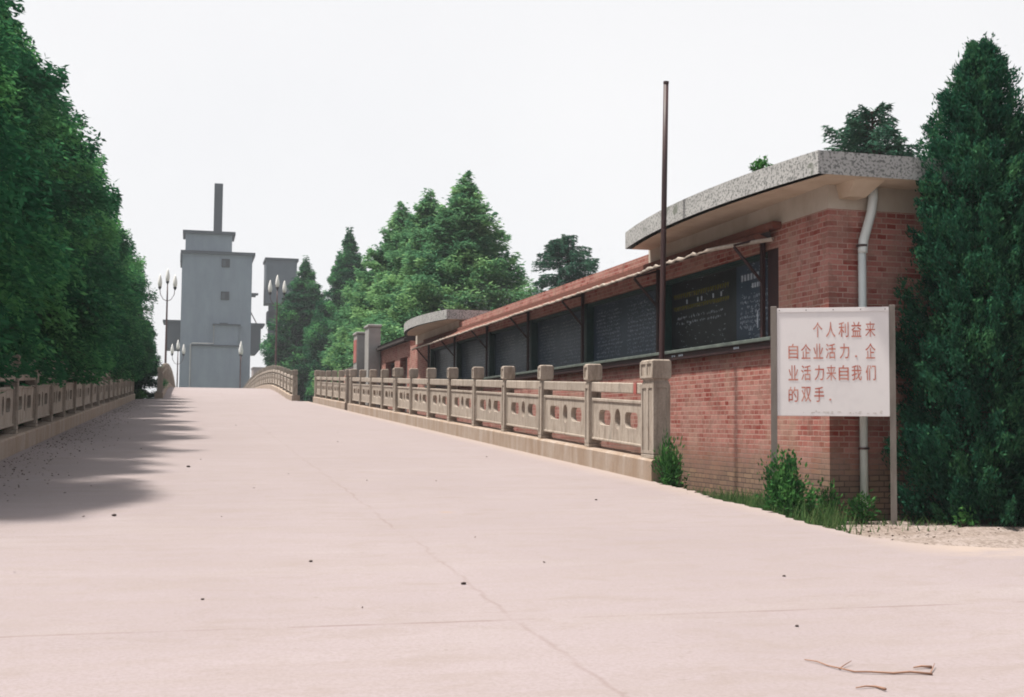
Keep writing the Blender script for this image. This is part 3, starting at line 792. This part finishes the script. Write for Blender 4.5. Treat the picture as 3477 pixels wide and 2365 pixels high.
spots = [((-1.58, 81, hz(81)+.2), 'three globe lamp on a thin red pole against the sky left of the tower', 1.06),
         ((5.3, 79.5, hz(79.5)+.2), 'three globe lamp in front of the raised bin beside the conical tree', 1.02),
         ((-1.5, 147, -.9), 'small far three globe lamp in front of the tower side bin', 1.45),
         ((5.35, 138, -.4), 'small far globe lamp in front of the tower porch', 1.3)]
for i, (loc, lab, s_) in enumerate(spots):
    o = L0 if i == 0 else copy_tree(L0)
    o.location = loc; o.scale = (s_*.97, s_*.97, s_); o['label'] = lab
    if i == 3: o.rotation_euler.z = R(80)

# ------------------------------------------------------------------ vegetation
def leaf_mesh(name, P, D, ln, wd, tone, mat, rng, curl=.0):
    """diamond leaf sprays: P centres, D directions (n,3)"""
    n = len(P); D = D/np.linalg.norm(D, axis=1, keepdims=True)
    r = rng.standard_normal((n, 3)); S = np.cross(D, r); S /= np.linalg.norm(S, axis=1, keepdims=True)+1e-9
    ln = (ln*(.6+.8*rng.random(n)))[:, None]; wd = (wd*(.6+.8*rng.random(n)))[:, None]
    a = P - D*ln*.5; b = P + S*wd*.5 - D*ln*.05; c = P + D*ln*.5; d = P - S*wd*.5 - D*ln*.05
    V = np.stack([a, b, c, d], 1).reshape(-1, 3).astype(np.float32)
    me = bpy.data.meshes.new(name); me.vertices.add(4*n); me.vertices.foreach_set('co', V.ravel())
    me.loops.add(4*n); me.loops.foreach_set('vertex_index', np.arange(4*n, dtype=np.int32))
    me.polygons.add(n); me.polygons.foreach_set('loop_start', np.arange(0, 4*n, 4, dtype=np.int32))
    try: me.polygons.foreach_set('loop_total', np.full(n, 4, dtype=np.int32))
    except Exception: pass
    at = me.attributes.new('tone', 'FLOAT', 'FACE'); at.data.foreach_set('value', np.clip(tone, 0, 1).astype(np.float32))
    me.materials.append(M[mat]); me.update(calc_edges=True); me.validate(); return me

def conifer(seed, H, Rr, zlow, nbr, per, ln, wd, mat, prof, droop=.25, rise=.35, sig=.13, core=.25, hang=.25, tmin=.2, clear=None):
    rng = np.random.default_rng(seed)
    t = rng.random(nbr)**.9
    z0 = zlow + (H-zlow)*t
    Lb = np.maximum(Rr*prof(t)*(.68+.42*rng.random(nbr)), .12)
    az = rng.random(nbr)*2*np.pi
    ris = rise*(.6+.8*rng.random(nbr)); dr = droop*(.5+rng.random(nbr))
    wgt = Lb**1.5; cnt = np.maximum((per*nbr*wgt/wgt.sum()).astype(int), 6)
    bi = np.repeat(np.arange(nbr), cnt); n = len(bi)
    s = tmin+(1-tmin)*rng.random(n)**.65
    L = Lb[bi]; out = np.stack([np.cos(az[bi]), np.sin(az[bi]), np.zeros(n)], 1)
    side = np.stack([-np.sin(az[bi]), np.cos(az[bi]), np.zeros(n)], 1)
    sg = sig*(.4+L*.55)
    lat = rng.standard_normal(n)*sg*(1.25-.6*s)
    P = out*(L*s)[:, None] + side*lat[:, None]
    P[:, 2] = z0[bi] + L*s*ris[bi] - L*dr[bi]*s**2 + rng.standard_normal(n)*sg*.45 - hang*np.abs(lat)
    P += rng.standard_normal((n, 3))*.03
    D = out*.7 + side*(lat/sg*.5)[:, None] + rng.standard_normal((n, 3))*.45; D[:, 2] -= hang
    tone = .43 + .30*rng.standard_normal(nbr)[bi] + .16*rng.standard_normal(n)
    if clear:                                              # lowest sprays stop short above the balustrade
        keep = ~((P[:, 2] < clear[0]+.25*np.sin(az[bi]*5)) & (np.hypot(P[:, 0], P[:, 1]) > clear[1])); P, D, tone = P[keep], D[keep], tone[keep]
    if core > 0:
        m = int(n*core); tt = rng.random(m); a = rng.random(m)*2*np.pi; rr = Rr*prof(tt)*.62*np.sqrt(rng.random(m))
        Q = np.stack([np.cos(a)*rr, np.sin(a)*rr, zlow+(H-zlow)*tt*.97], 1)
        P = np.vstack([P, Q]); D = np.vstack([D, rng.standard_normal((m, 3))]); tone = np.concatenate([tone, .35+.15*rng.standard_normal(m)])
    crown = leaf_mesh('crown', P, D, ln, wd, tone, mat, rng)
    tk = MB(); tk.tube([(0, 0, -.3), (.02, 0, .4), (.03, .02, H*.4), (0, 0, H*.8), (0, 0, H*.97)], [.17*Rr/2, .13*Rr/2, .10*Rr/2, .05*Rr/2, .012], 8)
    order = np.argsort(-Lb)[:60]
    for i in order:
        c, s_ = math.cos(az[i]), math.sin(az[i]); Li = Lb[i]
        pts = [(c*Li*q, s_*Li*q, z0[i]+Li*q*ris[i]-Li*dr[i]*q*q) for q in (0, .3, .6, .9)]
        tk.tube(pts, [.03, .022, .014, .006], 4)
    return crown, tk.mesh('trunk', 'bark')
def plant(proto, name, label, cat, loc, s=(1, 1, 1), rz=0, group=None):
    o = thing(name, label, cat, loc, group, rz); o.scale = s
    put('crown', proto[0], o); put('trunk', proto[1], o); return o

cone = lambda t: np.clip(1.05*(1-t**1.25)**.9*(.66+.34*np.minimum(1, t*4+.35)), .03, 1)
full = lambda t: np.clip(1.04*(1-t**2.7)*(.60+.40*np.minimum(1, t*4.2)), .04, 1)
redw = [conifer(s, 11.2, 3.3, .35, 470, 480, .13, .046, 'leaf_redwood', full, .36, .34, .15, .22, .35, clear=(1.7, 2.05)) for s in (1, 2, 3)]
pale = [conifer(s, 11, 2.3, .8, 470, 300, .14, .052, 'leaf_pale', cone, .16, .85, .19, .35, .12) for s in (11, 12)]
dark_low = conifer(23, 11, 2.3, .2, 430, 260, .15, .055, 'leaf_redwood', lambda t: np.clip(1-t**2.2, .04, 1), .3, .5, .17, .35, .25)
# row of trees on the left
GL = 'dense conifers in a row behind the left balustrade'
rowY = [13.2, 16.8, 20.5, 24.3, 28.2, 32.2, 36.4, 40.8, 45.4, 50.2, 55.0, 60.2]
labs = ['nearest tree of the dense left row, at the left edge', 'second tree of the dense left row, cut by the top of the frame', 'third tree of the dense left row counted from the near end',
        'fourth tree of the dense left row counted from the near end', 'fifth tree of the dense left row counted from the near end', 'sixth tree of the dense left row counted from the near end',
        'sixth tree from the bridge end of the dense left row', 'fifth tree from the bridge end of the dense left row', 'fourth tree from the bridge end of the dense left row',
        'third from last tree of the dense left row before the bridge', 'last but one tree of the dense left row before the bridge', 'last tree of the dense left row, beside the dark bridge parapet']
rr = random.Random(3)
for i, (y, lb) in enumerate(zip(rowY, labs)):
    k = rr.uniform(.94, 1.06)
    plant(redw[i % 3], 'redwood_tree', lb, 'tree', (-4.9 + rr.uniform(-.2, .2) + (-.05 if y > 40 else 0), y, hz(min(y, 58))-.45), (k, k, rr.uniform(.88, .96)), rr.uniform(0, 6.28), GL)

GR_ = plant(dark_low, 'redwood_tree', 'low dark conifer filling the gap between the left balustrade and the bridge parapet', 'tree', (-3.9, 63.6, .1), (1.15, 1.15, .66), 2)
GR = 'pale green conifers behind the brick buildings'
def place(px, ytop, Y, R_, proto, name, lab, cat='tree', H=11, R0=2.3, group=GR, rz=0):
    az_ = math.atan((px-1162)/2750)+YAW; X = Y*math.tan(az_)
    d = math.hypot(X, Y)*math.cos(math.atan((px-1162)/2750)); zt = (958-ytop)/2750*d*.99
    return plant(proto, name, lab, cat, (X, Y, -1.04), (1.4*R_/R0, 1.4*R_/R0, (zt+1.04)/H), rz, group)
dark = conifer(21, 11, 2.3, .6, 470, 290, .15, .055, 'leaf_redwood', cone, .18, .8, .19, .35, .15)
place(690, 585, 97, 2.85, dark, 'redwood_tree', 'dark conical tree standing just right of the bridge parapet', rz=1)
place(788, 515, 90, 2.5, dark, 'redwood_tree', 'thin topped dark conical tree behind the one beside the bridge', rz=2.4)
place(868, 560, 60, 2.4, pale[0], 'redwood_tree', 'pale low conifer just left of the gate pillars', rz=.3)
place(908, 455, 58, 2.6, pale[1], 'redwood_tree', 'pale pointed conifer behind the gate pillars', rz=4)
place(968, 425, 55, 2.7, pale[0], 'redwood_tree', 'pale conifer left of the tallest one behind the curved roof', rz=2)
place(1052, 385, 50, 2.8, pale[1], 'redwood_tree', 'tallest pale conifer behind the far curved roof', rz=1)
place(1120, 560, 56, 2.4, pale[0], 'redwood_tree', 'short conifer half hidden right of the tallest pale one', rz=5)
place(1175, 640, 60, 2.0, pale[1], 'redwood_tree', 'lowest conifer peeping over the brick parapet', rz=.7)

def cedar(seed, H, Rr, layers, per, zlow, up=.9, lift=()):
    rng = np.random.default_rng(seed); P = []; D = []; tone = []; tk = MB()
    tk.tube([(0, 0, -.3), (.05, 0, H*.4), (0, .03, H*.8), (.04, 0, H)], [.16, .11, .05, .015], 8)
    for k in range(layers):
        t = (k+rng.random()*.6)/layers; z = zlow+(H-zlow)*t; L = Rr*(1-t)**.7*(.6+.5*rng.random())+.33; a = rng.random()*6.28
        el = .15+up*t*(.4+.9*rng.random())
        if k < len(lift): a, el, L, z = lift[k]
        n = int(per*L); s = .15+.85*rng.random(n)**.8
        c, sn = math.cos(a), math.sin(a); wv = (.15*L*(1.15-s))*rng.standard_normal(n)
        x = c*L*s - sn*wv; y = sn*L*s + c*wv; zz = z + L*s*el - .38*L*s**2 - .34*rng.random(n)**1.6*(.35+s) - .1*np.abs(wv)
        P.append(np.stack([x, y, zz], 1)); d = np.stack([c+0*s, sn+0*s, -.5+0*s], 1) + rng.standard_normal((n, 3))*.5; D.append(d)
        tone.append(.4+.2*rng.standard_normal()+.15*rng.standard_normal(n))
        tk.tube([(c*L*q, sn*L*q, z+L*q*el-.38*L*q*q) for q in (0, .35, .7, 1)], [.035, .025, .015, .006], 4)
    me = leaf_mesh('crown', np.vstack(P), np.vstack(D), .13, .035, np.concatenate(tone), 'leaf_cedar', rng)
    return me, tk.mesh('trunk', 'bark')
ced = [cedar(34, 9, 2.8, 210, 330, 1.2, .45), cedar(41, 9, 2.3, 170, 330, 1.0, .75, ((.7, 1.3, 1.0, 7.7), (.5, .55, .9, 7.2), (-2.2, .8, 1.0, 7.6), (-2.6, .3, 1.3, 7.1)))]
place(1287, 528, 52, 2.6, ced[0], 'cedar_tree', 'layered dark cedar rising behind the long brick parapet', H=9, R0=2.6, group=None)
place(1990, 228, 24, 1.9, ced[1], 'cedar_tree', 'ragged cedar top showing above the near pebble dash roof', H=9, R0=2.3, group=None, rz=2.2)

def juniper(seed, H, Rr, n, ln, wd, mat, clumps=900):
    rng = np.random.default_rng(seed)
    t = rng.random(clumps)**1.05; a = rng.random(clumps)*2*np.pi
    prof = lambda t: np.clip(1-t**2.7, 0, 1)**.85*(.88+.12*np.minimum(1, t*6))
    rr_ = Rr*prof(t)*(.5+.6*rng.random(clumps)**.8)*(1+(.04+.15*t)*np.sin(a*2+t*11)+(.05+.09*t)*np.sin(a*3-t*17+1))
    C = np.stack([np.cos(a)*rr_, np.sin(a)*rr_, .1+(H-.1)*t*.985], 1)
    bi = rng.integers(0, clumps, n); sg = .06*(.6+.7*rng.random(clumps))
    u = rng.random(n)
    o = np.stack([np.cos(a[bi])*.55, np.sin(a[bi])*.55, np.full(n, .8)], 1)
    P = C[bi] + o*((u-.4)*.30)[:, None] + rng.standard_normal((n, 3))*(sg[bi]*(1.15-u*.8))[:, None]
    D = o + rng.standard_normal((n, 3))*.45
    tone = .40+.20*rng.standard_normal(clumps)[bi]+.16*rng.standard_normal(n)
    # loose sprigs that break the outline
    k = int(n*.02); j = rng.integers(0, clumps, k); P[:k] = C[j]+o[:k]*(.12+.12*rng.random(k))[:, None]+rng.standard_normal((k, 3))*.03
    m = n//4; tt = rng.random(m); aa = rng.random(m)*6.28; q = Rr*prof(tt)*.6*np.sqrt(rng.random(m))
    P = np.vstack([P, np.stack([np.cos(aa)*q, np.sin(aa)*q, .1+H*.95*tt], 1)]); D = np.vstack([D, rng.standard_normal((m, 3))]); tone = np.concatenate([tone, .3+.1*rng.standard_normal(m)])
    me = leaf_mesh('crown', P, D, ln, wd, tone, mat, rng)
    tk = MB(); tk.tube([(0, 0, -.2), (.03, 0, H*.3), (0, .02, H*.9)], [.09, .07, .015], 8)
    for i in range(40):
        tk.tube([(0, 0, C[i, 2]*.85), tuple(C[i]*np.array([.6, .6, .95])), tuple(C[i])], [.02, .012, .005], 4)
    return me, tk.mesh('trunk', 'bark')
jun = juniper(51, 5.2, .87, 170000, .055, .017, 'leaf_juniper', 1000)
plant(jun, 'juniper_tree', 'tall dense dark juniper at the right, beside the end wall of the brick building', 'tree', (8.27, 11.3, -1.06))
jun2 = juniper(52, 3.4, 1.0, 45000, .095, .03, 'leaf_juniper', 500)
plant(jun2, 'juniper_tree', 'shorter juniper cut off by the right edge of the frame', 'tree', (9.75, 12.3, -1.06), (1.05, 1.05, 1.12), 1)
plant(jun2, 'juniper_tree', 'big unseen juniper added outside the right edge of the frame to shade the end wall, farther from the road', 'tree', (11.0, 10.4, -1.06), (1.4, 1.4, 1.5), 2)  # added out of view to keep skylight off the end wall
plant(jun2, 'juniper_tree', 'big unseen juniper added outside the right edge of the frame to shade the end wall, nearest the road', 'tree', (9.6, 9.4, -1.06), (1.15, 1.15, 1.45), 3)  # second unseen tree, added to darken the same end wall

def bush(seed, r, h, n, ln, wd, mat='leaf_bush'):
    rng = np.random.default_rng(seed); nb = 40
    a = rng.random(nb)*6.28; el = rng.random(nb)*1.2+.25; L = .55+.45*rng.random(nb)
    tip = np.stack([np.cos(a)*np.cos(el)*r*L*1.25, np.sin(a)*np.cos(el)*r*L*1.25, np.sin(el)*h*L], 1)
    bi = rng.integers(0, nb, n); u = .2+.8*rng.random(n)**.7
    P = tip[bi]*u[:, None] + rng.standard_normal((n, 3))*(.16*r)
    P[:, 2] = np.abs(P[:, 2])+.01
    D = tip[bi]*.8+rng.standard_normal((n, 3))*.35*r; D[:, 2] -= .1
    me = leaf_mesh('foliage', P, D, ln, wd, .45+.2*rng.standard_normal(nb)[bi]+.15*rng.standard_normal(n), mat, rng)
    tk = MB()
    for i in range(14): tk.tube([(0, 0, -.05), tuple(tip[i]*.5), tuple(tip[i]*.95)], [.008, .005, .002], 4)
    return me, tk.mesh('stem', 'bark')
def shrub(proto, name, lab, loc, s=(1, 1, 1), rz=0, cat='shrub'):
    o = thing(name, lab, cat, loc, None, rz); o.scale = s; put('foliage', proto[0], o); put('stem', proto[1], o); return o
b1 = bush(61, .31, .85, 4200, .055, .026)
shrub(b1, 'leafy_shrub', 'round leafy shrub against the left post of the slogan board', (6.02, 11.55, -1.05), (1, 1, .92))
b2 = bush(62, .2, .55, 1500, .05, .017)
shrub(b2, 'weed_clump', 'bright green weed clump at the foot of the big near balustrade pier', (5.62, 13.72, -.92), (1, .9, 1.55))
shrub(bush(63, .16, .4, 420, .06, .025), 'weed_clump', 'low dark weed left of the drain pipe foot', (6.95, 11.6, -1.05))
shrub(bush(64, .17, .5, 420, .06, .025), 'weed_clump', 'thin weed at the corner of the brick wall', (6.62, 11.75, -1.05))
shrub(bush(65, .12, .25, 160, .05, .022), 'weed_clump', 'small weed at the base of the right sign post', (7.6, 10.75, -1.05))
shrub(bush(66, .16, .22, 260, .06, .03), 'roof_weed', 'little plant growing on the near pebble dash roof', (6.36, 12.75, 2.9), cat='plant')
shrub(bush(67, .3, .45, 600, .08, .04), 'weed_clump', 'weed at the far end of the shaded left balustrade', (-2.2, 59.0, .93))

def grass():
    rng = np.random.default_rng(71); n = 5200
    y = 11.3 + 2.5*rng.random(n); x = np.interp(y, [11.3, 13.8], [5.35, 5.5]) + .05 + 1.2*rng.random(n)**1.5
    x = np.where(x > 6.72, 6.7, x)
    n2 = 500; y2 = 10.4+1.2*rng.random(n2); x2 = 5.4+.9*rng.random(n2)
    n3 = 260; x3 = 6.4+2.6*rng.random(n3); y3 = 10.6+1.2*rng.random(n3)
    x = np.concatenate([x, x2, x3]); y = np.concatenate([y, y2, y3]); n = len(x)
    hgt = .10+.22*rng.random(n)*(.5+.5*np.sin(y*5)**2); hgt[-n3:] *= .45
    lean = rng.standard_normal((n, 2))*.35
    P = np.stack([x, y, np.full(n, -1.04)], 1); T = P + np.stack([lean[:, 0]*hgt, lean[:, 1]*hgt, hgt], 1)
    me = leaf_mesh('grass', (P+T)/2, T-P, .01, .014, .45+.25*rng.standard_normal(n), 'grass_blade', rng)
    # true blade lengths
    V = np.zeros((n, 4, 3), np.float32); S = rng.standard_normal((n, 3)); S[:, 2] = 0; S /= np.linalg.norm(S, axis=1, keepdims=True); S *= .008
    V[:, 0] = P-S; V[:, 1] = P+S; V[:, 2] = T+S*.15; V[:, 3] = T-S*.15
    me.vertices.foreach_set('co', V.reshape(-1)); me.update()
    tag(put('grass', me), 'rough green grass along the foot of the brick wall', 'grass', None, 'stuff')
grass()

# ------------------------------------------------------------------ small things on the concrete
def litter():
    rng = np.random.default_rng(81); n = 1500
    y = 12+46*rng.random(n)**1.2; x = -2.36 + np.abs(rng.standard_normal(n))*.42
    n2 = 40; y = np.concatenate([y, 6+30*rng.random(n2)]); x = np.concatenate([x, -2.3+7*rng.random(n2)**1.6]); n += n2
    n3 = 500; y3 = 9+2.6*rng.random(n3); x3 = 5.6+5*rng.random(n3)
    z = np.array([hz(a) for a in y])+.008
    P = np.stack([np.concatenate([x, x3]), np.concatenate([y, y3]), np.concatenate([z, np.full(n3, -1.0)])], 1); n += n3
    D = rng.standard_normal((n, 3)); D[:, 2] *= .12
    me = leaf_mesh('leaf_litter', P, D, .03, .013, rng.random(n), 'litter', rng)
    tag(put('leaf_litter', me), 'dry leaf litter scattered along the shaded kerb and the wall foot', 'leaf litter', None, 'stuff')
litter()
def on_road(x, y): return (x, y, hz(y))
def twig(lab, pts, rad, forks=()):
    root = thing('twig', lab, 'twig', on_road(*pts[0]), 'fallen twigs on the concrete')
    q = MB(); q.tube([(x, y, hz(y)+rad*1.2+.004*(i % 2)) for i, (x, y) in enumerate(pts)], [rad*(.45+.65*i/(len(pts)-1)) for i in range(len(pts))], 6)
    part(q, 'stick', 'twig_bark', root, True)
    for f in forks:
        q = MB(); q.tube([(x, y, hz(y)+rad+.006*i) for i, (x, y) in enumerate(f)], [rad*.6, rad*.5, rad*.3][:len(f)], 5); part(q, 'fork', 'twig_bark', root, True)
twig('long bent reddish twig lying at the bottom right of the concrete', [(2.613, 4.839), (2.64, 4.782), (2.657, 4.717), (2.678, 4.643), (2.713, 4.597), (2.773, 4.567), (2.863, 4.544), (2.937, 4.536), (3.019, 4.501)], .0048, [[(3.016, 4.512), (3.06, 4.562), (3.112, 4.623)], [(2.677, 4.659), (2.723, 4.695), (2.779, 4.735)]])
twig('short dark twig just above the end of the long bent twig', [(3.003, 4.613), (3.04, 4.612), (3.086, 4.607)], .006)
twig('short dark twig below the long bent twig near the frame bottom', [(2.575, 4.355), (2.62, 4.356), (2.664, 4.356), (2.672, 4.297)], .005)
def pebble(lab, x, y, s):
    rng = random.Random(int(x*100+y*10)); bm = bmesh.new(); bmesh.ops.create_icosphere(bm, subdivisions=2, radius=1)
    for v in bm.verts: v.co = Vector((v.co.x*s*.95, v.co.y*s*.8, v.co.z*s*.5))*(1+rng.uniform(-.18, .18))
    me = bpy.data.meshes.new('pebble'); bm.to_mesh(me); bm.free(); me.materials.append(M['stone_dark'])
    for p in me.polygons: p.use_smooth = True
    o = put('pebble', me, None, (x, y, hz(y)+s*.4)); tag(o, lab, 'pebble', 'stray pebbles on the concrete')
pebble('dark pebble lying right on the long concrete seam', 1.57, 6.98, .017)
pebble('small dark pebble left of the seam in mid road', .78, 7.97, .013)
pebble('small pebble on the open concrete in front of the pier', 3.99, 11.68, .014)
pebble('dark pebble above the twigs at the right', 2.94, 5.52, .011)
pebble('small pebble on the concrete below the slogan board', 3.62, 6.96, .011)
pebble('pebble on the left of the road near the tree shadow', 0, 16.23, .026)
pebble('flat dark fragment in the left foreground below the shadow', -.59, 10.72, .022)
pebble('tiny fragment in the left foreground between the two concrete joints', .09, 6.72, .01)

# ------------------------------------------------------------------ summer haze
q = MB(); q.box(-122, 122, -32, 302, -3.2, 40.5)
hz_m = bpy.data.materials.new('haze_air'); hz_m.use_nodes = True; t = hz_m.node_tree
t.nodes.remove(t.nodes['Principled BSDF'])
pv = t.nodes.new('ShaderNodeVolumePrincipled'); pv.inputs['Color'].default_value = (.86, .91, .97, 1); pv.inputs['Density'].default_value = .0006
t.links.new(pv.outputs[0], t.nodes['Material Output'].inputs['Volume']); M['haze'] = hz_m
tag(q.build('haze', 'haze'), kind='stuff')
